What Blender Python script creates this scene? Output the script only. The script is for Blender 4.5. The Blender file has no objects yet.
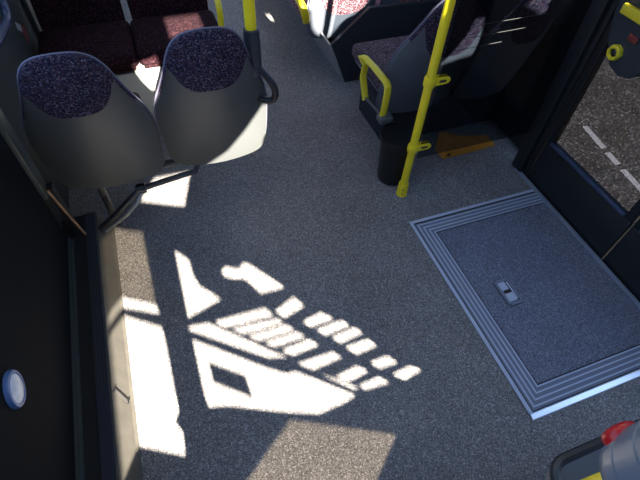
import bpy, bmesh, math, random
from mathutils import Vector, Matrix
random.seed(7)
SC = bpy.context.scene
COL = SC.collection
PI = math.pi

# ---------------------------------------------------------------- materials
def new_mat(name):
    m = bpy.data.materials.new(name); m.use_nodes = True
    nt = m.node_tree
    return m, nt, nt.nodes['Principled BSDF']

def plain(name, col, rough=.5, metal=0., bump=0., bscale=200., spec=.5, vary=.0, vscale=6.):
    m, nt, b = new_mat(name)
    b.inputs['Base Color'].default_value = (*col, 1)
    b.inputs['Roughness'].default_value = rough
    b.inputs['Metallic'].default_value = metal
    b.inputs['Specular IOR Level'].default_value = spec
    tc = nt.nodes.new('ShaderNodeTexCoord')
    if vary:
        n = nt.nodes.new('ShaderNodeTexNoise'); n.inputs['Scale'].default_value = vscale; n.inputs['Detail'].default_value = 5
        r = nt.nodes.new('ShaderNodeMapRange')
        r.inputs['To Min'].default_value = 1 - vary; r.inputs['To Max'].default_value = 1 + vary
        mx = nt.nodes.new('ShaderNodeMix'); mx.data_type = 'RGBA'; mx.blend_type = 'MULTIPLY'
        mx.inputs[0].default_value = 1; mx.inputs[6].default_value = (*col, 1)
        nt.links.new(tc.outputs['Object'], n.inputs['Vector']); nt.links.new(n.outputs['Fac'], r.inputs['Value'])
        nt.links.new(r.outputs[0], mx.inputs[7]); nt.links.new(mx.outputs[2], b.inputs['Base Color'])
    if bump:
        n = nt.nodes.new('ShaderNodeTexNoise'); n.inputs['Scale'].default_value = bscale
        bp = nt.nodes.new('ShaderNodeBump'); bp.inputs['Strength'].default_value = bump; bp.inputs['Distance'].default_value = .002
        nt.links.new(tc.outputs['Object'], n.inputs['Vector']); nt.links.new(n.outputs['Fac'], bp.inputs['Height'])
        nt.links.new(bp.outputs[0], b.inputs['Normal'])
    return m

def speckled(name, stops, scale, scale2, col2, amount=.5, rough=.8, coord='Object', bump=.2, soil=0., spec=.12):
    """two layers of fine cell speckle over a colour"""
    m, nt, b = new_mat(name)
    L = nt.links.new
    tc = nt.nodes.new('ShaderNodeTexCoord')
    v = nt.nodes.new('ShaderNodeTexVoronoi'); v.inputs['Scale'].default_value = scale
    L(tc.outputs[coord], v.inputs['Vector'])
    sp = nt.nodes.new('ShaderNodeSeparateColor'); L(v.outputs['Color'], sp.inputs[0])
    cr = nt.nodes.new('ShaderNodeValToRGB'); cr.color_ramp.interpolation = 'CONSTANT'
    els = cr.color_ramp.elements
    for i, (p, c) in enumerate(stops):
        e = els[i] if i < 2 else els.new(p)
        e.position = p; e.color = (*c, 1)
    L(sp.outputs[0], cr.inputs[0])
    n = nt.nodes.new('ShaderNodeTexNoise'); n.inputs['Scale'].default_value = scale2; n.inputs['Detail'].default_value = 3
    L(tc.outputs[coord], n.inputs['Vector'])
    r2 = nt.nodes.new('ShaderNodeMapRange'); r2.inputs['From Min'].default_value = .45; r2.inputs['From Max'].default_value = .65
    r2.inputs['To Max'].default_value = amount
    L(n.outputs['Fac'], r2.inputs['Value'])
    mx = nt.nodes.new('ShaderNodeMix'); mx.data_type = 'RGBA'
    L(r2.outputs[0], mx.inputs[0]); L(cr.outputs[0], mx.inputs[6]); mx.inputs[7].default_value = (*col2, 1)
    out = mx.outputs[2]
    if soil:
        n3 = nt.nodes.new('ShaderNodeTexNoise'); n3.inputs['Scale'].default_value = 4; n3.inputs['Detail'].default_value = 6
        L(tc.outputs[coord], n3.inputs['Vector'])
        r3 = nt.nodes.new('ShaderNodeMapRange'); r3.inputs['From Min'].default_value = .3; r3.inputs['From Max'].default_value = .7
        r3.inputs['To Min'].default_value = 1 - soil; r3.inputs['To Max'].default_value = 1 + soil
        L(n3.outputs['Fac'], r3.inputs['Value'])
        m2 = nt.nodes.new('ShaderNodeMix'); m2.data_type = 'RGBA'; m2.blend_type = 'MULTIPLY'; m2.inputs[0].default_value = 1
        L(out, m2.inputs[6]); L(r3.outputs[0], m2.inputs[7]); out = m2.outputs[2]
    L(out, b.inputs['Base Color'])
    b.inputs['Roughness'].default_value = rough
    b.inputs['Specular IOR Level'].default_value = spec
    if bump:
        bp = nt.nodes.new('ShaderNodeBump'); bp.inputs['Strength'].default_value = bump; bp.inputs['Distance'].default_value = .001
        L(sp.outputs[1], bp.inputs['Height']); L(bp.outputs[0], b.inputs['Normal'])
    return m

def glass(name, tint, gloss=.06, grough=.02):
    m = bpy.data.materials.new(name); m.use_nodes = True
    nt = m.node_tree; nt.nodes.clear()
    o = nt.nodes.new('ShaderNodeOutputMaterial')
    t = nt.nodes.new('ShaderNodeBsdfTransparent'); t.inputs[0].default_value = (*tint, 1)
    g = nt.nodes.new('ShaderNodeBsdfGlossy'); g.inputs['Roughness'].default_value = grough
    mix = nt.nodes.new('ShaderNodeMixShader'); mix.inputs[0].default_value = gloss
    nt.links.new(t.outputs[0], mix.inputs[1]); nt.links.new(g.outputs[0], mix.inputs[2]); nt.links.new(mix.outputs[0], o.inputs[0])
    return m

def perforated(name, col, hole, scale):
    m, nt, b = new_mat(name)
    L = nt.links.new
    tc = nt.nodes.new('ShaderNodeTexCoord')
    mp = nt.nodes.new('ShaderNodeVectorMath'); mp.operation = 'SCALE'; mp.inputs['Scale'].default_value = scale
    fr = nt.nodes.new('ShaderNodeVectorMath'); fr.operation = 'FRACTION'
    sb = nt.nodes.new('ShaderNodeVectorMath'); sb.operation = 'SUBTRACT'; sb.inputs[1].default_value = (.5, .5, 0)
    ml = nt.nodes.new('ShaderNodeVectorMath'); ml.operation = 'MULTIPLY'; ml.inputs[1].default_value = (1, 1, 0)
    ln = nt.nodes.new('ShaderNodeVectorMath'); ln.operation = 'LENGTH'
    lt = nt.nodes.new('ShaderNodeMath'); lt.operation = 'LESS_THAN'; lt.inputs[1].default_value = .3
    mx = nt.nodes.new('ShaderNodeMix'); mx.data_type = 'RGBA'
    mx.inputs[6].default_value = (*col, 1); mx.inputs[7].default_value = (*hole, 1)
    L(tc.outputs['Object'], mp.inputs[0]); L(mp.outputs[0], fr.inputs[0]); L(fr.outputs[0], sb.inputs[0]); L(sb.outputs[0], ml.inputs[0])
    L(ml.outputs[0], ln.inputs[0]); L(ln.outputs['Value'], lt.inputs[0]); L(lt.outputs[0], mx.inputs[0]); L(mx.outputs[2], b.inputs['Base Color'])
    b.inputs['Roughness'].default_value = .6
    return m

M = {}
M['floor'] = speckled('floor_vinyl', [(0, (.085, .080, .079)), (.30, (.155, .147, .144)), (.62, (.215, .204, .199)), (.90, (.38, .36, .35))],
                      270, 110, (.165, .156, .153), .35, .62, bump=.25, soil=.10, spec=.4)
M['hatch'] = speckled('hatch_vinyl', [(0, (.075, .082, .110)), (.30, (.130, .140, .188)), (.62, (.175, .188, .246)), (.90, (.29, .31, .39))],
                      270, 110, (.138, .148, .195), .35, .55, bump=.25, soil=.08, spec=.45)
M['fabric'] = speckled('moquette', [(0, (.008, .007, .013)), (.34, (.018, .016, .031)), (.56, (.046, .039, .068)), (.74, (.090, .042, .052)), (.88, (.13, .12, .165))],
                       270, 80, (.018, .015, .036), .65, .9, bump=.4)
M['warm'] = speckled('brown_moquette', [(0, (.020, .014, .017)), (.34, (.050, .036, .042)), (.56, (.090, .062, .070)), (.74, (.15, .09, .10)), (.88, (.20, .17, .20))],
                       270, 80, (.045, .032, .038), .5, .9, bump=.4)
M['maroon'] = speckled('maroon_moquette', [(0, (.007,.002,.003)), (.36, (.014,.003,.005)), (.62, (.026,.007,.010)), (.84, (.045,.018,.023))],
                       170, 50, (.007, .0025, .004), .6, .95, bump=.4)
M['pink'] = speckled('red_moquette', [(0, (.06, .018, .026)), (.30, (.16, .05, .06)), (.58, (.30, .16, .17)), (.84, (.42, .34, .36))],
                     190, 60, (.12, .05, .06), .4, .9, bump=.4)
M['shell'] = plain('grey_shell_plastic', (.060, .064, .064), .45, bump=.15, bscale=500, vary=.08)
M['shell_blue'] = plain('blue_grey_shell_plastic', (.085, .097, .118), .45, bump=.15, bscale=500, vary=.08)
M['piping'] = plain('lilac_piping', (.13, .12, .17), .7)
M['yellow'] = plain('yellow_powder_coat', (.78, .60, .015), .35, vary=.06, vscale=14)
M['yellow_dim'] = plain('yellow_plastic', (.62, .50, .02), .45)
M['black'] = plain('black_plastic', (.010, .010, .012), .4)
M['socket'] = plain('dark_blue_grey_plastic', (.022, .028, .036), .4)
M['bin'] = plain('bin_plastic', (.0055, .0055, .006), .4, bump=.1)
M['dark_steel'] = plain('dark_steel', (.035, .035, .038), .4, metal=.3)
M['grey_steel'] = plain('grey_painted_steel', (.24, .245, .24), .4, metal=.2)
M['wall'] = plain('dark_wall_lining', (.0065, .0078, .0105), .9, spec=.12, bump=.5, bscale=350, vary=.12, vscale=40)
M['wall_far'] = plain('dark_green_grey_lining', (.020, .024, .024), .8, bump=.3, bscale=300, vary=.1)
M['ceiling'] = plain('pale_ceiling', (.72, .71, .69), .7)
M['light_wall'] = plain('grey_upper_lining', (.60, .58, .55), .7)
M['dark_upper'] = plain('dark_upper_lining', (.05, .052, .055), .7)
M['trim'] = plain('grey_trim', (.06, .07, .066), .4, metal=.2)
M['alu'] = plain('ribbed_aluminium', (.50, .55, .66), .4, metal=.2, vary=.12, vscale=9)
M['alu_dark'] = plain('dark_aluminium', (.19, .215, .28), .5, metal=.2)
M['alu_bright'] = plain('bright_aluminium', (.88, .90, .96), .32, metal=.75)
M['gap'] = plain('dark_rubber', (.012, .012, .014), .7)
M['duct'] = plain('worn_beige_skirting', (.085, .077, .062), .7, bump=.2, bscale=80, vary=.35, vscale=18)
M['duct_top'] = plain('dark_blue_duct', (.020, .022, .036), .5)
M['perf'] = perforated('perforated_duct', (.030, .031, .040), (.004, .004, .004), 90)
M['channel'] = plain('black_channel', (.010, .009, .008), .8, vary=.3, vscale=20)
M['pillar'] = plain('black_door_frame', (.010, .011, .013), .5)
M['sill'] = plain('sill_trim', (.30, .34, .42), .35, metal=.4)
M['door_bead'] = plain('door_glazing_bead', (.055, .08, .14), .35, metal=.3)
M['plinth'] = plain('dark_plinth_lining', (.012, .013, .018), .8, bump=.4, bscale=300)
M['plinth_side'] = plain('grey_plinth_side', (.26, .265, .26), .6, bump=.2)
M['pale_plinth'] = plain('pale_grey_plinth', (.30, .30, .27), .6)
M['orange'] = plain('orange_plastic', (.62, .24, .02), .5, vary=.2, vscale=20)
M['red'] = plain('red_button', (.42, .010, .012), .3)
M['grey_housing'] = plain('grey_housing', (.14, .155, .175), .28, vary=.04)
M['case'] = plain('dark_case', (.050, .055, .062), .5, bump=.2)
M['lens'] = plain('frosted_lens', (.80, .84, .90), .25, vary=.35, vscale=60)
M['blue_ring'] = plain('blue_ring', (.085, .17, .38), .35)
M['white'] = plain('white_print', (.28, .28, .28), .6)
M['sticker_red'] = plain('red_print', (.16, .02, .015), .6)
M['bracket_tan'] = plain('sunlit_rust_tan', (.38, .21, .10), .7, vary=.3, vscale=60)  # rusty tan with the sunlight on the edge put into the colour
M['pole_blue'] = plain('blue_grey_rail', (.035, .05, .10), .3)
M['screen_blue'] = plain('blue_screen', (.05, .09, .35), .2)
M['asphalt'] = speckled('asphalt', [(0, (.030, .029, .027)), (.4, (.058, .056, .053)), (.75, (.095, .092, .088)), (.93, (.19, .185, .175))],
                        95, 40, (.04, .038, .036), .5, .9, bump=.5, soil=.30)
M['road_paint'] = plain('worn_road_paint', (.30, .31, .32), .8, vary=.5, vscale=50)
M['door_glass'] = glass('tinted_door_glass', (.27, .27, .29), .04)
M['screen_glass'] = glass('smoked_screen_glass', (.56, .58, .60), .025)
M['sun_dim_glass'] = glass('sun_dimming_glass', (.38, .36, .32), .03)  # unseen tinted glass added to weaken the sun in two openings
M['scratch'] = plain('pale_screen_line', (.018, .02, .019), .6)

# ---------------------------------------------------------------- mesh helpers
def link(name, me, mat, parent=None, smooth=True, loc=None):
    o = bpy.data.objects.new(name, me)
    COL.objects.link(o)
    if mat is not None:
        for mm in (mat if isinstance(mat, (list, tuple)) else [mat]): me.materials.append(mm)
    if parent is not None: o.parent = parent
    if loc is not None: o.location = loc
    return o

def obj(name, bm, mat, parent=None, smooth=True, angle=40, recalc=True):
    if recalc: bmesh.ops.recalc_face_normals(bm, faces=bm.faces)
    me = bpy.data.meshes.new(name); bm.to_mesh(me); bm.free()
    if smooth:
        for p in me.polygons: p.use_smooth = True
        try: me.set_sharp_from_angle(angle=math.radians(angle))
        except Exception: pass
    return link(name, me, mat, parent)

def tag(o, label=None, cat=None, group=None, kind=None):
    if label: o['label'] = label
    if cat: o['category'] = cat
    if group: o['group'] = group
    if kind: o['kind'] = kind
    return o

def struct(name, bm, mat, parent=None, smooth=False):
    o = obj(name, bm, mat, parent, smooth)
    if parent is None: o['kind'] = 'structure'
    return o

def empty(name, loc=(0, 0, 0), rz=0.):
    o = bpy.data.objects.new(name, None); COL.objects.link(o)
    o.location = loc; o.rotation_euler = (0, 0, rz); o.empty_display_size = .1
    return o

def box(bm, x0, x1, y0, y1, z0, z1, bev=0., seg=2, rot=None):
    r = bmesh.ops.create_cube(bm, size=1)
    vs = r['verts']
    c = Vector(((x0+x1)/2, (y0+y1)/2, (z0+z1)/2))
    for v in vs:
        v.co = Vector((v.co.x*(x1-x0), v.co.y*(y1-y0), v.co.z*(z1-z0)))
        if rot is not None: v.co = rot @ v.co
        v.co += c
    if bev:
        es = list({e for v in vs for e in v.link_edges})
        bmesh.ops.bevel(bm, geom=es, offset=bev, segments=seg, profile=.5, affect='EDGES')
    return bm

def B(*a, **k):
    return box(bmesh.new(), *a, **k)

def prism(bm, pts, axis, a, b):
    """extrude a polygon (list of 2-D points) along axis from a to b"""
    def P(p, t):
        return {'x': (t, p[0], p[1]), 'y': (p[0], t, p[1]), 'z': (p[0], p[1], t)}[axis]
    lo = [bm.verts.new(P(p, a)) for p in pts]; hi = [bm.verts.new(P(p, b)) for p in pts]
    n = len(pts)
    bm.faces.new(lo); bm.faces.new(hi[::-1])
    for i in range(n): bm.faces.new((lo[i], lo[i-1], hi[i-1], hi[i]))
    return bm

def catmull(pts, n=8, closed=False):
    P = [Vector(p) for p in pts]; out = []
    m = len(P)
    for i in range(m if closed else m-1):
        g = lambda k: P[k % m] if closed else P[max(0, min(m-1, k))]
        p0, p1, p2, p3 = g(i-1), g(i), g(i+1), g(i+2)
        for k in range(n):
            t = k/n
            out.append(.5*((2*p1)+(p2-p0)*t+(2*p0-5*p1+4*p2-p3)*t*t+(3*p1-p0-3*p2+p3)*t**3))
    if not closed: out.append(P[-1].copy())
    return out

def tube(bm, pts, r, n=14, cap=True, closed=False, flat=None):
    """sweep a circle (or ellipse: flat=(ra, rb, up)) along a path"""
    P = [Vector(p) for p in pts]; rings = []; m = len(P)
    prev = None
    for i in range(m):
        if closed: t = (P[(i+1) % m]-P[i-1]).normalized()
        else: t = (P[min(i+1, m-1)]-P[max(i-1, 0)]).normalized()
        if flat is not None: u = Vector(flat[2])
        elif prev is None: u = Vector((0, 0, 1)) if abs(t.z) < .9 else Vector((1, 0, 0))
        else: u = prev
        u = (u-t*u.dot(t)).normalized(); w = t.cross(u); prev = u
        ra, rb = (flat[0], flat[1]) if flat is not None else ((r, r) if not isinstance(r, (list, tuple)) else (r[i], r[i]))
        rings.append([bm.verts.new(P[i]+u*ra*math.cos(2*PI*k/n)+w*rb*math.sin(2*PI*k/n)) for k in range(n)])
    for i in range(m if closed else m-1):
        a, b = rings[i], rings[(i+1) % m]
        for k in range(n): bm.faces.new((a[k-1], a[k], b[k], b[k-1]))
    if cap and not closed:
        bm.faces.new(rings[0]); bm.faces.new(rings[-1][::-1])
    return bm

def lathe(bm, prof, c=(0, 0, 0), n=32, mat=None, close=True):
    """revolve (radius, height) about z; mat is an optional matrix"""
    rings = []
    for r, z in prof:
        ring = []
        for k in range(n):
            a = 2*PI*k/n
            v = Vector((r*math.cos(a), r*math.sin(a), z))
            if mat is not None: v = mat @ v
            ring.append(bm.verts.new(v+Vector(c)))
        rings.append(ring)
    for i in range(len(rings)-1):
        for k in range(n): bm.faces.new((rings[i][k-1], rings[i][k], rings[i+1][k], rings[i+1][k-1]))
    if close:
        if prof[0][0] > 1e-5: bm.faces.new(rings[0])
        if prof[-1][0] > 1e-5: bm.faces.new(rings[-1][::-1])
    bmesh.ops.remove_doubles(bm, verts=bm.verts, dist=1e-6)
    return bm

# ---------------------------------------------------------------- the setting
WL = -.57          # face of the left lining
H = 2.5
YF, YR = -.8, 6.5

struct('floor', B(-.60, 1.785, -.9, YR, -.06, 0), M['floor'])
bm = B(1.785, 1.91, 1.40, YR, -.06, 0); struct('floor_side', bm, M['floor'])
bm = bmesh.new()
HX0, HX1, HY0, HY1 = .0, 1.35, -.68, 1.2  # roof opening added out of view to bring in sun and sky light
box(bm, -.70, HX0, -.9, YR, H, H+.05); box(bm, HX1, 1.95, -.9, YR, H, H+.05)
box(bm, HX0, HX1, -.9, HY0, H, H+.05); box(bm, HX0, HX1, HY1, YR, H, H+.05)
struct('ceiling', bm, M['ceiling'])
bm = bmesh.new()
for a in ((HX0, HX0+.02, HY0, HY1), (HX1-.02, HX1, HY0, HY1), (HX0+.02, HX1-.02, HY0, HY0+.02), (HX0+.02, HX1-.02, HY1-.02, HY1)): box(bm, *a, H-.02, H+.09)  # rim of the added roof opening
struct('added_hatch_trim', bm, M['trim'])

# left wall: dark lining panel near the camera, recessed lining beyond it, window openings above
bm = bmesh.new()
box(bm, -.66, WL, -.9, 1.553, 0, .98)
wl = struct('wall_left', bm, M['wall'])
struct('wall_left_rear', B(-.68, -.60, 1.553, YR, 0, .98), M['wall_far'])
bm = bmesh.new()
box(bm, -.66, WL, -.9, YR, 2.12, H)
for y in (-.86, .62, 2.02, 3.5, 5.0, 6.4): box(bm, -.66, WL-.01, y, y+.09, .98, 2.12)
struct('wall_left_upper', bm, M['dark_upper'])
# grey edge trims of the lining
struct('trim_1', B(-.60, -.552, 1.553, 1.632, .36, .98, bev=.006), M['trim'], smooth=True)
bm = bmesh.new(); box(bm, WL, -.561, -.9, 1.55, .104, .122); box(bm, -.560, -.549, -.9, 1.55, .10, .110)
struct('trim_2', bm, M['trim'])
bm = bmesh.new(); box(bm, -.60, -.575, 2.86, 3.16, .22, .98, bev=.006); struct('trim_3', bm, M['trim'])
# heater duct along the foot of the wall
bm = bmesh.new(); prism(bm, [(-.398, 0), (-.408, .012), (-.448, .098), (-.456, .098), (-.456, 0)], 'y', -.9, 1.70)
struct('baseboard_left', bm, M['duct'])
bm = bmesh.new(); box(bm, -.500, -.4565, .82, 1.70, 0, .1); struct('baseboard_left_grille', bm, M['perf'])
bm = bmesh.new(); box(bm, -.500, -.4565, -.9, .818, 0, .101); struct('baseboard_left_cover', bm, M['duct_top'])
bm = bmesh.new(); box(bm, -.60, -.501, -.9, 1.70, 0, .094); struct('baseboard_left_channel', bm, M['channel'])
bm = bmesh.new()
tube(bm, [(-.4400, .792, .090), (-.4120, .755, .030)], .0013, 6)
for p in ((-.4405, .790, .090), (-.4125, .755, .030)): lathe(bm, [(.004, -.003), (.004, .002), (0, .003)], p, 10)
wr = obj('wire_clip', bm, M['black']); tag(wr, 'thin dark wire held by two pins across the beige skirting', 'wire')

# right wall beyond the door; ahead of it left open for more sky light
bm = bmesh.new()
box(bm, 1.90, 1.93, 1.46, YR, 0, .95); box(bm, 1.90, 1.93, -.9, YR, 2.12, H)
box(bm, 1.90, 1.93, -.9, -.74, -.06, 2.12)
for y in (-.9, 2.9, 4.4, 6.4): box(bm, 1.90, 1.93, y, y+.09, .95, 2.12)
struct('wall_right', bm, M['plinth'])
struct('wall_rear', B(-.70, 2.08, YR, YR+.05, 0, H), M['light_wall'])
# pillars of the door
bm = bmesh.new()
box(bm, 1.80, 1.85, 1.345, 1.46, -.06, 2.3, bev=.012)
box(bm, 1.77, 1.84, 1.37, 1.45, 0, 2.3, bev=.012)
struct('pillar_rear', bm, M['pillar'], smooth=True)
struct('pillar_front', B(1.80, 1.85, .02, .09, -.06, 2.3, bev=.012), M['pillar'], smooth=True)
# door well and its sill trim
struct('sill', B(1.768, 1.792, .06, 1.41, -.05, .008, bev=.004), M['sill'], smooth=True)
struct('floor_doorwell', B(1.792, 1.86, .06, 1.36, -.30, -.05), M['gap'])

def door_leaf(name, y0, y1):
    d = empty(name, (1.82, (y0+y1)/2, -.05)); tag(d, kind='structure')
    ox, oy, oz = -d.location.x, -d.location.y, -d.location.z
    def bx(bm, x0, x1, a, b, z0, z1, **k): box(bm, x0+ox, x1+ox, a+oy, b+oy, z0+oz, z1+oz, **k)
    x0, x1 = 1.80, 1.845
    gb = .262
    bm = bmesh.new()
    bx(bm, x0, x1, y0, y1, -.05, gb, bev=.006)
    bx(bm, x0, x1, y0, y0+.045, gb, 2.1, bev=.006); bx(bm, x0, x1, y1-.035, y1, gb, 2.1, bev=.006)
    bx(bm, x0, x1, y0, y1, 2.05, 2.12, bev=.006)
    obj('door_frame', bm, M['pillar'], d)
    bm = bmesh.new(); bx(bm, x0+.002, x0+.007, y0+.04, y1-.03, gb-.01, 2.06); obj('door_glass', bm, M['door_glass'], d, smooth=False)
    bm = bmesh.new(); bx(bm, x0-.008, x0+.012, y0+.045, y1-.036, gb-.002, gb+.012, bev=.003); obj('glazing_bead', bm, M['door_bead'], d)
    return d
door_leaf('door_1', .735, 1.335)
door_leaf('door_2', .095, .725)

# unseen front wall behind the camera, its openings cut to shape the sun patches
HOLES = {
    'A': [(-0.275, 1.341), (-0.266, 1.102), (-0.44, 1.164), (-0.44, 1.389)],
    'B': [(-0.267, 1.099), (-0.258, 1.07), (-0.44, 1.129), (-0.44, 1.162)],
    'C': [(-0.259, 1.034), (-0.254, 0.998), (-0.248, 0.824), (-0.266, 0.808), (-0.246, 0.779), (-0.252, 0.734), (-0.44, 0.796), (-0.44, 1.108)],
    'm1': [(-0.141, 1.248), (-0.092, 1.208), (-0.088, 1.157), (-0.071, 1.119), (0.006, 1.064), (-0.076, 1.05), (-0.145, 1.038)],
    'm2': [(0.038, 1.144), (0.064, 1.157), (0.09, 1.146), (0.121, 1.137), (0.145, 1.153), (0.172, 1.143), (0.289, 1.046), (0.178, 1.048), (0.146, 1.087), (0.124, 1.105), (0.082, 1.113), (0.047, 1.126)],
    'm3': [(-0.152, 1.014), (-0.071, 1.009), (0.162, 0.884), (0.215, 0.862), (0.122, 0.879), (-0.15, 1.004)],
    's1': [(-0.049, 1.008), (0.176, 1.005), (0.205, 0.977), (-0.006, 0.984)],
    's2': [(0.009, 0.976), (0.212, 0.968), (0.235, 0.95), (0.056, 0.954)],
    's3': [(0.068, 0.947), (0.242, 0.944), (0.27, 0.925), (0.108, 0.925)],
    's4': [(0.123, 0.918), (0.27, 0.919), (0.304, 0.9), (0.164, 0.898)],
    's5': [(0.182, 0.887), (0.308, 0.891), (0.343, 0.87), (0.224, 0.865)],
    's6': [(0.226, 0.844), (0.384, 0.844), (0.412, 0.824), (0.281, 0.818)],
    's7': [(0.35, 0.787), (0.454, 0.795), (0.492, 0.774), (0.395, 0.766)],
    's7b': [(0.252, 0.831), (0.28, 0.816), (0.345, 0.786), (0.393, 0.763), (0.437, 0.742), (0.4, 0.748)],
    's8': [(0.426, 0.752), (0.519, 0.755), (0.553, 0.734), (0.448, 0.737)],
    'r1': [(0.211, 0.988), (0.311, 1.012), (0.343, 0.98), (0.243, 0.963)],
    'r2': [(0.307, 0.939), (0.4, 0.949), (0.447, 0.922), (0.335, 0.92)],
    'r3': [(0.348, 0.909), (0.472, 0.913), (0.498, 0.893), (0.38, 0.888)],
    'r4': [(0.398, 0.879), (0.512, 0.885), (0.537, 0.865), (0.428, 0.858)],
    'r5': [(0.436, 0.845), (0.544, 0.847), (0.569, 0.824), (0.472, 0.819)],
    'r6': [(0.506, 0.792), (0.591, 0.794), (0.62, 0.77), (0.536, 0.771)],
    'r7': [(0.569, 0.75), (0.66, 0.755), (0.699, 0.737), (0.612, 0.729)],
    'L': [(-0.146, 0.978), (0.11, 0.856), (0.177, 0.829), (0.213, 0.828), (0.407, 0.733), (0.339, 0.726), (0.239, 0.723), (0.102, 0.756), (-0.071, 0.803), (-0.139, 0.813), (-0.145, 0.851)],
    'hole': [(-0.106, 0.913), (0.02, 0.855), (0.026, 0.802), (-0.103, 0.863)],
    'D': [(0.136, 0.733), (0.492, 0.631), (0.327, 0.551), (-0.104, 0.637)],
    'U': [(-0.261, 1.46), (-0.054, 1.402), (0.019, 1.537), (-0.166, 1.542)],
    'seat2': [(0.095, 1.69), (0.188, 1.754), (0.27, 1.85), (0.329, 1.922), (0.352, 1.95), (0.4, 1.945), (0.4, 1.704), (0.279, 1.621), (0.051, 1.625)],
    'seat3': [(1.265, 1.967), (1.334, 2.119), (1.333, 2.17), (1.395, 2.17), (1.43, 2.13), (1.455, 2.1), (1.48, 2.04), (1.495, 1.985), (1.377, 1.985)],
    'seat4': [(1.6, 2.2), (1.625, 2.245), (1.781, 2.228), (1.788, 2.153), (1.681, 2.148)],
    'seat5': [(0.885, 2.4), (0.965, 2.37), (0.972, 2.31), (0.985, 2.255), (1.005, 2.225), (1.037, 2.2), (1.037, 2.44), (0.885, 2.44)],
    'plinth': [(-0.12, 2.19), (0.0, 2.22), (0, 2.15), (-0.03, 2.07), (-0.06, 2.03), (-0.09, 2.07), (-0.115, 2.15)],
    'cush': [(0.1, 2.31), (0.1, 2.44), (0.285, 2.44), (0.285, 2.3)],
    'seat5b': [(1.083, 2.165), (1.105, 2.205), (1.14, 2.25), (1.2, 2.29), (1.29, 2.345), (1.37, 2.44), (1.083, 2.44)],
}

def flat_with_holes(name, outer, holes, y, th, mat, kind=True):
    cu = bpy.data.curves.new(name, 'CURVE'); cu.dimensions = '2D'; cu.fill_mode = 'BOTH'; cu.extrude = th/2
    for poly in [outer]+holes:
        s = cu.splines.new('POLY'); s.points.add(len(poly)-1)
        for p, q in zip(s.points, poly): p.co = (q[0], q[1], 0, 1)
        s.use_cyclic_u = True
    t = bpy.data.objects.new('tmp', cu); COL.objects.link(t)
    dg = bpy.context.evaluated_depsgraph_get()
    me = bpy.data.meshes.new_from_object(t.evaluated_get(dg)); bpy.data.objects.remove(t)
    me.name = name
    me.transform(Matrix.Translation((0, y, 0)) @ Matrix.Rotation(PI/2, 4, 'X'))
    me.materials.clear()
    o = link(name, me, mat)
    if kind: o['kind'] = 'structure'
    return o
sun_cuts = [HOLES[k] for k in HOLES if k != 'hole']
wf = flat_with_holes('wall_front_gobo', [(-.66, -.06), (1.95, -.06), (1.95, H), (-.66, H)], sun_cuts, YF, .006, M['dark_upper'])
nh = flat_with_holes('sun_blocker_patch', HOLES['hole'], [], YF, .004, M['dark_upper'])  # unseen blocker added to keep a dark area inside one sun patch
for i, k in enumerate(('A', 'D')):  # panes added to dim two of the sun patches
    flat_with_holes('sun_dim_pane_%d' % (i+1), HOLES[k], [], YF, .003, M['sun_dim_glass'])

# the road outside
struct('road', B(-14, 16, -14, 22, -.42, -.32), M['asphalt'])
for (x0, y0, x1, y1) in ((2.885, 1.90, 2.845, 1.655), (2.835, 1.605, 2.82, 1.485), (2.812, 1.43, 2.782, 1.17), (2.775, 1.10, 2.74, .82)):
    d = Vector((x1-x0, y1-y0, 0)).normalized(); w = Vector((-d.y, d.x, 0))*.024
    bm = bmesh.new(); prism(bm, [(x0+w.x, y0+w.y), (x1+w.x, y1+w.y), (x1-w.x, y1-w.y), (x0-w.x, y0-w.y)], 'z', -.32, -.317)
    struct('road_marking', bm, M['road_paint'])

# ---------------------------------------------------------------- seats
OUT = [(0, 1.012), (.052, 1.006), (.092, .984), (.121, .94), (.143, .875), (.168, .805), (.196, .735), (.212, .66), (.214, .58), (.213, .50), (.206, .44), (.19, .405), (.16, .390), (.08, .386), (0, .385)]
OUTS = catmull(OUT, 6)

def back_y(z, lean): return lean*(.42-z)            # rearwards (towards -y) as it rises

def outline_half(width=1.0):
    return [(p.x*width, p.y) for p in OUTS]

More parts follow.
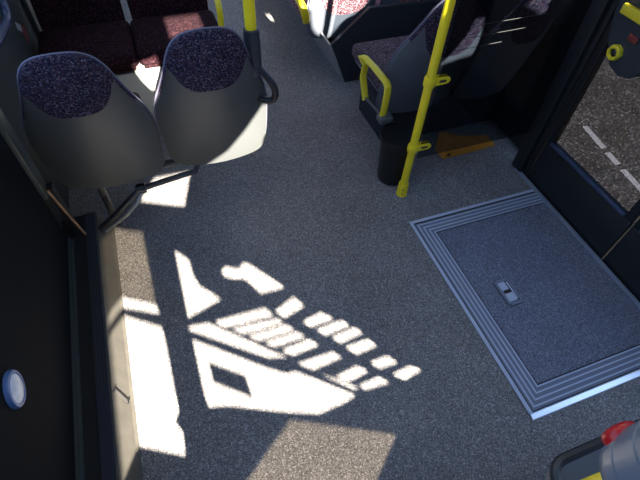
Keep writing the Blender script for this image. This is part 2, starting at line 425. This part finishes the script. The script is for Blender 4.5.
def seat(name, mats, scallop=(.795, .11), lean=.22, cushion_w=.40, width=1.0, cushion=True, drop=0.):
    """local frame: seat looks towards +y, back at y=0, floor at z=0"""
    t = empty(name)
    half = [(x, z if z > .62 else .62-(.62-z)*(1+drop)) for x, z in outline_half(width)]
    full = half + [(-x, z) for x, z in half[-2:0:-1]]
    n = len(full); cz = .70
    def surf(x, z, k, side):
        # k = 0 at the rim .. 1 at the middle ; side -1 rear, +1 front
        y = back_y(z, lean) + .9*x*x
        bulge = (1-(1-k)**2.2)
        return Vector((x, y + side*(.010 + (.030 if side < 0 else .022)*bulge), z))
    def skin(side):
        bm = bmesh.new(); rings = []
        for k in (0, .06, .16, .3, .5, .75):
            rings.append([bm.verts.new(surf(x*(1-k), cz+(z-cz)*(1-k), k, side)) for x, z in full])
        for a, b in zip(rings, rings[1:]):
            for i in range(n): bm.faces.new((a[i-1], a[i], b[i], b[i-1]))
        c = bm.verts.new(surf(0, cz, 1, side))
        for i in range(n): bm.faces.new((rings[-1][i-1], rings[-1][i], c))
        return bm, rings
    # grey shell: rear skin and a rim that closes on the front
    bm, rings = skin(-1)
    rim = [bm.verts.new(surf(x, z, 0, 1)) for x, z in full]
    for i in range(n): bm.faces.new((rings[0][i-1], rings[0][i], rim[i], rim[i-1]))
    inner = [bm.verts.new(surf(x*.93, cz+(z-cz)*.93, 0, 1)) for x, z in full]
    for i in range(n): bm.faces.new((rim[i-1], rim[i], inner[i], inner[i-1]))
    obj('shell', bm, mats['shell'], t, angle=50)
    # front pad
    bm, rings = skin(1)
    for v in bm.verts: v.co.y += .012
    rim = [bm.verts.new(surf(x, z, 0, 1)) for x, z in full]
    for i in range(n): bm.faces.new((rings[0][i-1], rings[0][i], rim[i], rim[i-1]))
    obj('backrest_pad', bm, mats['front'], t, angle=60)
    # moquette that folds over the top and hangs down the rear like a bib
    bm = bmesh.new()
    hs = [(x, z) for x, z in half]
    def ztop(u):
        u = abs(u)
        for (xa, za), (xb, zb) in zip(hs, hs[1:]):
            if xa <= u <= xb and zb <= za+1e-6 and za > .7:
                return za+(zb-za)*(u-xa)/max(1e-6, xb-xa)
        return .74
    def rearsurf(x, z):
        # ring parameter by the ratio along the ray from the middle
        lo, hi = 0., 1.
        best = 1.
        ang = math.atan2(z-cz, abs(x))
        for (xa, za), (xb, zb) in zip(hs, hs[1:]):
            a1, a2 = math.atan2(za-cz, xa), math.atan2(zb-cz, xb)
            if a2 <= ang <= a1:
                f = (a1-ang)/max(1e-6, a1-a2)
                xo, zo = xa+(xb-xa)*f, za+(zb-za)*f
                best = math.hypot(x, z-cz)/max(1e-6, math.hypot(xo, zo-cz)); break
        k = max(0., 1-best)
        return surf(x, z, k, -1)
    U = .178*width; NU, NV = 36, 14
    cols = []
    for i in range(NU+1):
        u = U*math.sin((i/NU-.5)*PI)
        zt = ztop(u); zb = min(zt-.004, scallop[0]+scallop[1]*(abs(u)/(.134*width))**4.2)
        col = []
        p = surf(u*.97, cz+(zt-cz)*.975, 0, 1); col.append(bm.verts.new((p.x, p.y+.004, p.z)))
        p = surf(u, zt, 0, 1); col.append(bm.verts.new((p.x*1.012, p.y, p.z+.004)))
        for j in range(NV+1):
            z = zt+(zb-zt)*j/NV
            p = rearsurf(u, z)
            col.append(bm.verts.new((p.x*(1.012 if j == 0 else 1.0), p.y-(.005 if j else .002), p.z+(.004 if j == 0 else 0))))
        p = rearsurf(u, zb); col.append(bm.verts.new((p.x, p.y+.004, p.z)))
        cols.append(col)
    for a, b in zip(cols, cols[1:]):
        for j in range(len(a)-1): bm.faces.new((a[j], b[j], b[j+1], a[j+1]))
    obj('fabric_cover', bm, mats['fabric'], t, angle=60)
    # piping round the rim
    bm = bmesh.new()
    tube(bm, [surf(x*1.012, z+(.003 if z > .7 else 0), 0, 1)+Vector((0, -.003, 0)) for x, z in full], .0042, 6, closed=True)
    obj('piping', bm, mats['piping'], t)
    if cushion:
        bm = bmesh.new()
        box(bm, -cushion_w/2, cushion_w/2, .06, .46, .42, .50, bev=.03, seg=4)
        for v in bm.verts:
            if v.co.z > .47: v.co.z += .012*math.sin(max(0, min(1, (v.co.y-.05)/.4))*PI)
        obj('cushion', bm, mats['front'], t)
        bm = bmesh.new(); box(bm, -cushion_w/2+.02, cushion_w/2-.02, .065, .43, .395, .421, bev=.008)
        obj('seat_pan', bm, mats['shell'], t)
    return t

def place(t, x, y, z=0., rz=0., rx=0.):
    t.location = (x, y, z); t.rotation_euler = (rx, 0, rz)

mA = dict(shell=M['shell'], front=M['maroon'], fabric=M['fabric'], piping=M['piping'])
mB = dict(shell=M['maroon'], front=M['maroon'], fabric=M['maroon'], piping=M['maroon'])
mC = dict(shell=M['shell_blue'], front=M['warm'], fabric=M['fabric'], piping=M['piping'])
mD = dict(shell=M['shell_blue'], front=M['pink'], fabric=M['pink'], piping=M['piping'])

s = seat('passenger_seat', mA, cushion_w=.34, drop=.13); place(s, -.283, 1.555)
tag(s, 'grey-backed seat with speckled purple top standing against the dark side wall', 'seat', 'pair of seats on the tubular frame')
s = seat('passenger_seat', mA, cushion_w=.34, drop=.13); place(s, .160, 1.548, .018)
tag(s, 'grey-backed seat with sunlit lower corner and a black loop handle at its shoulder', 'seat', 'pair of seats on the tubular frame')

# tubular frame below the pair
fr = empty('seat_support', (-.42, 1.66, 0))
tag(fr, 'dark tubular support carrying the two grey-backed seats beside the heater duct', 'support')
def rel(o, pts): return [Vector(p)-Vector(o.location) for p in pts]
bm = bmesh.new(); tube(bm, rel(fr, [(-.215, 1.585, .285), (-.02, 1.60, .30), (.04, 1.605, .304), (.06, 1.63, .325)]), .013)
obj('cross_bar', bm, M['dark_steel'], fr)
bm = bmesh.new(); tube(bm, rel(fr, [(-.45, 1.66, .335), (.35, 1.66, .335)]), .016); tube(bm, rel(fr, [(-.45, 1.88, .335), (.35, 1.88, .335)]), .016)
obj('seat_rail', bm, M['dark_steel'], fr)
bm = bmesh.new(); tube(bm, rel(fr, [(-.455, 1.60, .07), (-.33, 1.56, .20), (-.25, 1.56, .272), (-.20, 1.59, .288)]), .013)
obj('strut', bm, M['dark_steel'], fr)
bm = bmesh.new(); tube(bm, rel(fr, [(-.425, 1.60, .06), (-.30, 1.555, .18), (-.235, 1.545, .25), (-.205, 1.58, .28)]), .010)
obj('strut', bm, M['grey_steel'], fr)
bm = bmesh.new()
lathe(bm, [(.022, -.02), (.024, 0), (.022, .02)], Vector((-.205, 1.587, .286))-fr.location, 16, Matrix.Rotation(PI/2, 3, 'Y'))
obj('clamp', bm, M['black'], fr)
bm = bmesh.new(); box(bm, -.395+.42, -.365+.42, 1.67-1.66, 1.70-1.66, 0, .36, bev=.004); obj('post', bm, M['dark_steel'], fr)
bm = bmesh.new(); prism(bm, rel2 if False else [(1.585-1.66, .385), (1.63-1.66, .385), (1.63-1.66, .095), (1.575-1.66, .095)], 'x', -.552+.42, -.53+.42)
obj('wall_plate', bm, M['black'], fr)
bm = bmesh.new(); tube(bm, rel(fr, [(-.548, 1.583, .385), (-.525, 1.574, .24), (-.500, 1.566, .105)]), .0055, 8)
e = obj('sunlit_rust_edge', bm, M['bracket_tan'], fr); e['label'] = 'rusty tan edge of the wall plate with painted-in sunlight'

# yellow pole in its socket at the shoulder of the right-hand seat of the pair
st = empty('grab_pole', (.327, 1.50, .86)); tag(st, 'yellow upright pole in dark socket at the sunlit grey seat corner', 'pole')
bm = bmesh.new(); tube(bm, [(0, 0, .09), (0, 0, H-.86)], .0195, 20); obj('pole', bm, M['yellow'], st)
bm = bmesh.new(); lathe(bm, [(.020, -.06), (.029, -.05), (.0295, .06), (.0275, .112), (.021, .115), (.0205, .10)], (0, 0, 0), 24)
tube(bm, [(-.005, 0, -.01), (-.05, .012, -.015)], .012, 10)
obj('socket', bm, M['socket'], st)
bm = bmesh.new()
tube(bm, catmull([(.006, 0, -.02), (.030, -.014, -.050), (.058, -.032, -.09), (.066, -.037, -.13), (.054, -.032, -.158), (.026, -.012, -.166), (.0, .02, -.162)], 6), .0135, 12)
obj('loop_handle', bm, M['black'], st)

# facing pair beyond, on a pale plinth
pl = obj('seat_plinth', B(-.595, .38, 2.42, 2.85, 0, .345, bev=.012), M['pale_plinth'])
tag(pl, 'pale grey box plinth under the dark maroon facing seats', 'plinth')
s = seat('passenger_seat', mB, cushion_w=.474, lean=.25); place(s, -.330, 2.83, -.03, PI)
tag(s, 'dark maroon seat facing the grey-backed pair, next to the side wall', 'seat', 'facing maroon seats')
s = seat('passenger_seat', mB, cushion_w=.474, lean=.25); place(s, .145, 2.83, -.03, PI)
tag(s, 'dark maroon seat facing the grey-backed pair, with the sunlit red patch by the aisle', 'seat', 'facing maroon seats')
bm = bmesh.new()
tube(bm, catmull([(.352, 2.50, .40), (.352, 2.36, .53), (.352, 2.30, .62), (.352, 2.33, .72), (.352, 2.48, .80), (.352, 2.64, .81), (.352, 2.86, .70)], 5), .012, 12, flat=(.015, .011, (1, 0, 0)))
ar = obj('armrest', bm, M['yellow'], s)
ar.matrix_parent_inverse = (Matrix.Translation((.145, 2.83, -.03)) @ Matrix.Rotation(PI, 4, 'Z')).inverted()

# seats on the door side, behind the screen
s3 = seat('passenger_seat', mC, scallop=(.70, .12), lean=.30, cushion_w=.46, width=1.1, drop=.40); place(s3, 1.28, 1.77, -.06)
tag(s3, 'blue-grey backed seat with yellow loop armrest behind the black bin', 'seat', 'pair of seats behind the glass screen')
bm = bmesh.new()
path = [(.985, 1.845, .33), (.985, 1.905, .43), (.985, 1.895, .505), (.985, 1.955, .522), (.985, 1.915, .533), (.985, 1.80, .545), (.985, 1.665, .548), (.985, 1.64, .535), (.985, 1.635, .50), (.985, 1.64, .415), (.985, 1.645, .36)]
tube(bm, [Vector(p)-Vector((1.28, 1.77, -.06)) for p in path], .01, 14, flat=(.019, .0095, (1, 0, 0)))
obj('armrest', bm, M['yellow_dim'], s3)
bm = bmesh.new(); tube(bm, [Vector(p)-Vector((1.28, 1.77, -.06)) for p in ((.985, 1.64, .365), (.985, 1.85, .34), (1.02, 2.0, .33))], .007, 10)
box(bm, .96-1.28, 1.035-1.28, 1.612-1.77, 1.67-1.77, .338+.06, .375+.06, bev=.012, seg=3)
obj('armrest_mount', bm, M['shell'], s3)
s4 = seat('passenger_seat', mC, scallop=(.70, .12), lean=.30, cushion_w=.36, width=.87, drop=.4); place(s4, 1.708, 1.77, -.06)
tag(s4, 'seat against the door-side wall, mostly dark behind the glass screen', 'seat', 'pair of seats behind the glass screen')
pb = obj('seat_plinth', B(1.13, 1.895, 1.84, 2.2, 0, .215, bev=.01), M['plinth'])
tag(pb, 'black box plinth under the seats behind the glass screen', 'plinth')

# next pair on the door side, on a raised dark plinth
p5 = obj('seat_plinth', B(1.165, 1.895, 2.72, 4.6, 0, .225), M['plinth'], smooth=False)
tag(p5, 'large dark raised plinth with grey aisle side under the sunlit pink seat', 'plinth')
bm = bmesh.new(); prism(bm, [(1.16, 0), (1.895, 0), (1.895, .452), (1.80, .462), (1.282, .479), (1.049, .281)], 'y', 2.50, 2.525)
obj('front_board', bm, M['plinth'], p5, smooth=False)
bm = bmesh.new(); prism(bm, [(1.150, 0), (1.163, .0), (1.043, .285), (1.030, .285)], 'y', 2.505, 4.6)
sp = obj('side_panel', bm, M['plinth_side'], p5, smooth=False); sp['label'] = 'grey side panel towards the aisle'
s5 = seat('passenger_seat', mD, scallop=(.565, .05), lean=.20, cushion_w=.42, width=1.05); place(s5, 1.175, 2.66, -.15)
tag(s5, 'brightly sunlit pink seat on the dark raised plinth beside the aisle', 'seat', 'pair of seats on the dark raised plinth')
bm = bmesh.new()
tube(bm, catmull([(.925, 2.63, .38), (.905, 2.60, .44), (.885, 2.62, .50), (.875, 2.78, .52), (.895, 2.96, .50), (.92, 3.0, .40)], 5), .012, 12, flat=(.024, .012, (1, 0, 0)))
ar = obj('armrest', bm, M['yellow'], s5); ar.matrix_parent_inverse = Matrix.Translation((-1.175, -2.66, .15))
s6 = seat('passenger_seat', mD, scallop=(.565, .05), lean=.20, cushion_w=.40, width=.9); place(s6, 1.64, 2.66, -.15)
tag(s6, 'shaded seat on the dark raised plinth, beside the sunlit pink one', 'seat', 'pair of seats on the dark raised plinth')

# ---------------------------------------------------------------- main pole and glass screen
PX, PY = 1.060, 1.436
mp = empty('grab_pole', (PX, PY, 0)); tag(mp, 'tall yellow upright pole with two clamps in front of the black bin', 'pole')
bm = bmesh.new(); tube(bm, [(0, 0, .01), (0, 0, H)], .0195, 24); obj('pole', bm, M['yellow'], mp)
bm = bmesh.new(); lathe(bm, [(.030, 0), (.030, .004), (.0275, .008), (.0265, .075), (.025, .08), (.0195, .081)], (0, 0, 0), 28); obj('foot_collar', bm, M['yellow'], mp)
for z in (.025, .055):
    bm = bmesh.new(); lathe(bm, [(.004, 0), (.004, .003), (0, .004)], (-.014, -.0265, z), 10, Matrix.Rotation(PI/2, 3, 'X')); obj('bolt', bm, M['dark_steel'], mp)
for z in (.315, .675):
    bm = bmesh.new()
    lathe(bm, [(.0195, -.02), (.025, -.02), (.0265, -.016), (.0265, .016), (.025, .02), (.0195, .02)], (0, 0, z), 28, close=False)
    # lug with a slot
    o_ = [(.02+.075*(0), -.017)] 
    pts = [(.022, -.018), (.075, -.016), (.088, -.012), (.094, 0), (.088, .012), (.075, .016), (.022, .018)]
    slot = [(.040, -.006), (.070, -.006), (.075, 0), (.070, .006), (.040, .006)]
    def ringpts(pl, y): return [bm.verts.new((p[0], y, z+p[1])) for p in pl]
    # two cheeks holding the glass
    prism(bm, [(p[0], z+p[1]) for p in pts], 'y', -.013, -.006)
    prism(bm, [(p[0], z+p[1]) for p in pts], 'y', .006, .013)
    cl = obj('clamp', bm, M['yellow'], mp)
    bm = bmesh.new(); prism(bm, [(p[0], z+p[1]) for p in slot], 'y', -.0145, -.0125); obj('slot', bm, M['dark_steel'], cl, smooth=False)
gs = empty('glass_screen', (1.43, PY, .24)); tag(gs, 'smoked glass screen clamped to the tall yellow pole beside the door', 'glass screen')
bm = bmesh.new(); box(bm, 1.10-1.43, 1.765-1.43, -.0035, .0035, 0, 1.16, bev=.002, seg=1); obj('pane', bm, M['screen_glass'], gs, smooth=False)
for (xa, xb, z) in ((1.178, 1.545, .899), (1.165, 1.46, .852), (1.145, 1.36, .806)):
    bm = bmesh.new(); tube(bm, [(xa-1.43, -.005, z-.24-.004), (xa+.12-1.43, -.005, z-.24), (xb-1.43, -.005, z-.24+.003)], .0011, 6); obj('pale_line', bm, M['scratch'], gs)

# ---------------------------------------------------------------- bin, chock
bn = empty('waste_bin', (1.068, 1.572, 0)); tag(bn, 'black round plastic bin behind the tall yellow pole', 'bin')
bm = bmesh.new()
lathe(bm, [(.0, .0), (.076, .0), (.082, .006), (.098, .275), (.1, .285), (.096, .288), (.093, .275), (.078, .012), (0, .010)], (0, 0, 0), 40); obj('body', bm, M['bin'], bn)
bm = bmesh.new(); lathe(bm, [(.0985, .27), (.104, .272), (.1055, .284), (.104, .292), (.095, .292), (.094, .284)], (0, 0, 0), 40); obj('rim', bm, M['bin'], bn)

ck = empty('wheel_chock', (1.41, 1.655, 0), .03); tag(ck, 'orange ribbed wedge chock lying on the floor beyond the glass screen', 'wheel chock')
bm = bmesh.new()
prof = [(0, 0), (.36, 0), (.365, .012), (.26, .028), (.17, .052), (.09, .085), (.03, .118), (.0, .122)]
prism(bm, prof, 'y', -.05, .05); bmesh.ops.bevel(bm, geom=list(bm.edges), offset=.004, segments=1, affect='EDGES'); obj('wedge', bm, M['orange'], ck, smooth=False)
bm = bmesh.new()
for i in range(8):
    x = .05+i*.035
    zz = [p for p in prof[2:]]
    for (xa, za), (xb, zb) in zip(zz, zz[1:]):
        if xb <= x <= xa: zt = zb+(za-zb)*(x-xb)/(xa-xb)
    box(bm, x-.005, x+.005, -.046, .046, zt-.004, zt+.009, bev=.002, seg=1)
obj('rib', bm, M['orange'], ck)
bm = bmesh.new(); lathe(bm, [(.012, 0), (.012, .002), (0, .002)], (.03, -.0505, .03), 14, Matrix.Rotation(PI/2, 3, 'X')); obj('hole', bm, M['black'], ck)

# ---------------------------------------------------------------- folding ramp in the floor
rp = empty('wheelchair_ramp', (1.38, .72, 0)); tag(rp, 'flush folding ramp hatch with ribbed metal border in the floor by the door', 'ramp hatch')
X0, X1, Y0, Y1 = 1.003, 1.765, .205, 1.236      # outer
ox, oy = -1.38, -.72
def U_strip(bm, d0, d1, z0, z1):
    """a strip running round the left, rear and front sides between inset d0 and d1"""
    a = [(X1, Y1-d0), (X0+d0, Y1-d0), (X0+d0, Y0+d0), (X1, Y0+d0)]
    b = [(X1, Y1-d1), (X0+d1, Y1-d1), (X0+d1, Y0+d1), (X1, Y0+d1)]
    g = lambda p, z: bm.verts.new((p[0]+ox, p[1]+oy, z))
    for i in range(3):
        q = [g(a[i], z1), g(a[i+1], z1), g(b[i+1], z1), g(b[i], z1)]; bm.faces.new(q)
        for (p, r, s) in ((a[i], a[i+1], 1), (b[i], b[i+1], -1)):
            bm.faces.new([g(p, z1), g(r, z1), g(r, z0), g(p, z0)])
bm = bmesh.new(); U_strip(bm, .0, .102, 0, .002); bmesh.ops.remove_doubles(bm, verts=bm.verts, dist=1e-6); obj('border_plate', bm, M['alu_dark'], rp, smooth=False)
bm = bmesh.new()
for d in (.032, .053, .074, .0945): U_strip(bm, d, d+.0055, .002, .0055)
for k in range(22):
    d = .026+k*.0033
bmesh.ops.remove_doubles(bm, verts=bm.verts, dist=1e-6); obj('border_ribs', bm, M['alu'], rp, smooth=False)
bm = bmesh.new(); U_strip(bm, .0, .016, 0, .006); bmesh.ops.remove_doubles(bm, verts=bm.verts, dist=1e-6)
for v in bm.verts: pass
e = obj('edge_strip', bm, M['alu'], rp, smooth=False)
bm = bmesh.new(); prism(bm, [(Y0-.008+oy, 0), (Y0+.017+oy, 0), (Y0+.017+oy, .0105), (Y0+.013+oy, .012), (Y0-.006+oy, .005)], 'x', X0+ox, X1+ox); e = obj('front_lip', bm, M['alu_bright'], rp, smooth=False); e['label'] = 'bright metal lip on the front edge'
bm = bmesh.new(); U_strip(bm, .016, .022, 0, .004); obj('gap_strip', bm, M['gap'], rp, smooth=False)
bm = bmesh.new(); U_strip(bm, .1005, .106, 0, .0035); obj('inner_gap', bm, M['gap'], rp, smooth=False)
bm = bmesh.new(); box(bm, X0+.106+ox, X1+ox, Y0+.106+oy, Y1-.106+oy, 0, .004); obj('ramp_panel', bm, M['hatch'], rp, smooth=False)
# recessed latch
lx0, lx1, ly0, ly1 = 1.209+ox, 1.286+ox, .648+oy, .786+oy
bm = bmesh.new()
box(bm, lx0, lx1, ly0, ly1, .002, .008, bev=.0); 
bmesh.ops.bevel(bm, geom=[e for e in bm.edges if abs(e.verts[0].co.z-e.verts[1].co.z) > .003], offset=.010, segments=4, affect='EDGES')
lt = obj('latch_plate', bm, M['alu_dark'], rp)
bm = bmesh.new(); box(bm, lx0-.004, lx1+.004, ly0-.004, ly1+.004, .002, .0046)  # dark sheet painting the shadow round the latch plate
bmesh.ops.bevel(bm, geom=[e for e in bm.edges if abs(e.verts[0].co.z-e.verts[1].co.z) > .002], offset=.012, segments=4, affect='EDGES'); obj('latch_edge_shade', bm, M['gap'], lt, smooth=False)
bm = bmesh.new(); box(bm, lx0+.016, lx1-.012, ly0+.016, ly1-.016, .0078, .0088); obj('recess', bm, M['gap'], lt, smooth=False)
bm = bmesh.new(); box(bm, lx0+.012, lx0+.052, ly0+.018, ly0+.060, .008, .0105, bev=.002); box(bm, lx0+.012, lx0+.048, ly1-.060, ly1-.018, .008, .0105, bev=.002)
obj('grip', bm, M['alu'], lt)
bm = bmesh.new(); box(bm, lx1-.0235, lx1-.016, ly0+.022, ly1-.022, .0085, .011, bev=.0015); obj('spring_bar', bm, M['alu'], lt)
for yy in (ly0+.009, ly1-.009):
    bm = bmesh.new(); lathe(bm, [(.004, 0), (.004, .0015), (0, .002)], (lx0+.018, yy, .008), 12); obj('screw', bm, M['alu_dark'], lt)

# ---------------------------------------------------------------- small things on the walls
RX = Matrix.Rotation(PI/2, 3, 'Y')
lm = empty('wall_lamp', (WL, .665, .54)); tag(lm, 'round blue-rimmed lamp set in the dark wall lining', 'lamp')
bm = bmesh.new(); lathe(bm, [(.052, -.004), (.052, .006), (.048, .012), (.041, .013), (.038, .009)], (0, 0, 0), 36, RX, close=False); obj('ring', bm, M['blue_ring'], lm)
bm = bmesh.new(); lathe(bm, [(.041, .002), (.039, .011), (.026, .017), (0, .019)], (0, 0, 0), 30, RX); obj('lens', bm, M['lens'], lm)

sk = empty('sticker', (-.5995, 2.60, .535)); tag(sk, 'small white and red sticker on the dark wall near the maroon seats', 'sticker')
bm = bmesh.new(); box(bm, 0, .0015, -.07, .02, .03, .065, rot=Matrix.Rotation(-.6, 3, 'X')); obj('white_print', bm, M['white'], sk, smooth=False)
bm = bmesh.new(); box(bm, 0, .0015, 0.0, .07, -.05, .02); obj('red_print', bm, M['sticker_red'], sk, smooth=False)

gr = empty('grab_rail', (-.53, 2.15, .84)); tag(gr, 'blue-grey rail elbow with yellow upright high on the dark side wall', 'rail')
bm = bmesh.new(); tube(bm, catmull([(.0, -.30, .02), (.0, -.14, -.01), (.0, .0, -.03), (.0, .06, .0), (.0, .08, .07)], 6), .017, 14); obj('elbow', bm, M['pole_blue'], gr)
bm = bmesh.new(); tube(bm, [(.0, .08, .06), (.0, .085, .9)], .0125, 14); obj('upright', bm, M['yellow_dim'], gr)
bm = bmesh.new(); tube(bm, [(0, -.28, .02), (-.075, -.28, .02)], .012, 10); obj('wall_fixing', bm, M['pole_blue'], gr)

# control box on the door leaf
cb = empty('door_control_box', (1.795, 1.165, .945)); tag(cb, 'dark control box with yellow knob and yellow bar on the door', 'control box')
bm = bmesh.new()
pts = [(-.13, .40), (-.13, -.10), (-.115, -.135), (-.08, -.165), (-.03, -.178), (.02, -.165), (.055, -.135), (.075, -.09), (.12, .0), (.13, .1), (.13, .40)]
prism(bm, pts, 'x', -.075, 0); bmesh.ops.bevel(bm, geom=[e for e in bm.edges if e.is_boundary or len(e.link_faces) == 2 and abs(e.verts[0].co.x-e.verts[1].co.x) < 1e-6], offset=.008, segments=2, affect='EDGES')
obj('housing', bm, M['socket'], cb)
KX = Matrix.Rotation(-PI/2, 3, 'Y')
kb = None
bm = bmesh.new(); lathe(bm, [(.031, 0), (.031, .016), (.027, .022), (.019, .022), (.016, .015), (.016, .004)], (-.075, .018, -.105), 8, KX, close=False); kb = obj('knob', bm, M['yellow_dim'], cb, smooth=False)
bm = bmesh.new(); lathe(bm, [(.0165, .0), (.0165, .012), (.007, .018), (0, .018)], (-.075, .018, -.105), 12, KX); obj('knob_core', bm, M['black'], kb)
bm = bmesh.new(); box(bm, -.081, -.075, -.04, .005, -.045, -.02, bev=.003); obj('red_mark', bm, M['sticker_red'], cb)
bm = bmesh.new(); box(bm, -.098, -.075, -.13, .082, .025, .062, bev=.006); obj('yellow_bar', bm, M['yellow_dim'], cb)
bm = bmesh.new(); lathe(bm, [(.012, 0), (.012, .02), (0, .021)], (-.075, .10, .09), 12, KX); obj('bar_bolt', bm, M['yellow_dim'], cb)
bm = bmesh.new(); box(bm, -.085, -.075, -.11, .04, .085, .2, bev=.004); obj('display', bm, M['screen_blue'], cb)

# ---------------------------------------------------------------- stop button post by the camera
SX, SY, SZ = .401, -.031, 1.15
sb = empty('stop_button_post', (SX, SY, .945)); tag(sb, 'yellow post with rounded grey housing and red push button, cut by the frame', 'stop button')
bm = bmesh.new(); tube(bm, [(0, 0, .113), (0, 0, .42)], .0195, 24); obj('post', bm, M['yellow'], sb)
bm = bmesh.new(); lathe(bm, [(.0205, .195), (.036, .190), (.044, .199), (.0475, .215), (.048, .232), (.0462, .233), (.0462, .236), (.048, .237), (.0485, .275), (.0467, .276), (.0467, .279), (.0485, .28), (.048, .33), (.042, .355), (.021, .36)], (0, 0, .042), 40); hs = obj('housing', bm, M['grey_housing'], sb, angle=30)
bm = bmesh.new(); lathe(bm, [(.022, .0), (.022, .014), (.019, .019), (.011, .022), (0, .023)], (-.003, .033, .265), 28, Matrix.Rotation(-PI/2, 3, 'X')); obj('button', bm, M['red'], sb)
# dark counter the post stands on
ct = empty('cab_counter', (.70, -.05, 1.05)); tag(ct, 'dark grey counter with rounded black rim below the red stop button', 'counter')
def rrect(x0, x1, y0, y1, r, n=6):
    out = []
    for cx, cy, a in ((x1-r, y1-r, 0), (x0+r, y1-r, PI/2), (x0+r, y0+r, PI), (x1-r, y0+r, 1.5*PI)):
        for k in range(n+1):
            t = a+PI/2*k/n; out.append((cx+r*math.cos(t), cy+r*math.sin(t)))
    return out
bm = bmesh.new(); prism(bm, rrect(.378-.70, .55, -.30, .068, .03), 'z', -.03, .008); obj('top', bm, M['case'], ct, smooth=False)
bm = bmesh.new(); tube(bm, [Vector((p[0], p[1], .004)) for p in rrect(.378-.70, .55, -.30, .068, .03)], .008, 8, closed=True); obj('rim', bm, M['black'], ct)
bm = bmesh.new(); box(bm, .12, .54, -.45, .02, -1.05, -.03, bev=.01); obj('cabinet', bm, M['case'], ct)

# ---------------------------------------------------------------- light
w = bpy.data.worlds.new('World'); SC.world = w; w.use_nodes = True
bg = w.node_tree.nodes['Background']; bg.inputs[0].default_value = (.39, .59, 1.0, 1); bg.inputs[1].default_value = 2.3
sun = bpy.data.lights.new('Sun', 'SUN'); sun.energy = 75; sun.angle = math.radians(.5); sun.color = (1, .92, .80)
so = bpy.data.objects.new('Sun', sun); COL.objects.link(so)
so.rotation_euler = Vector((0, 1, -.56)).to_track_quat('-Z', 'Y').to_euler()
so.location = (0, -5, 4)

# ---------------------------------------------------------------- camera
cam = bpy.data.cameras.new('Camera'); cam.sensor_width = 36; cam.lens = 454.22/640*36; cam.clip_start = .02
co = bpy.data.objects.new('Camera', cam); COL.objects.link(co)
Rm = Matrix(((0.93889935, -0.24724525, 0.23945313), (-0.34215921, -0.74595739, 0.5713796), (0.03735094, -0.61839903, -0.78497615)))
right, down, fwd = Rm.col[0], Rm.col[1], Rm.col[2]
rot = Matrix((right, -down, -fwd)).transposed()
co.matrix_world = Matrix.Translation((0, 0, 1.75)) @ rot.to_4x4()
SC.camera = co

SC.view_settings.view_transform = 'Standard'; SC.view_settings.look = 'None'; SC.view_settings.gamma = 1
SC.view_settings.use_curve_mapping = False
SC.view_settings.exposure = 0.0
SC.cycles.max_bounces = 8; SC.cycles.diffuse_bounces = 5; SC.cycles.transparent_max_bounces = 12
SC.cycles.use_denoising = True
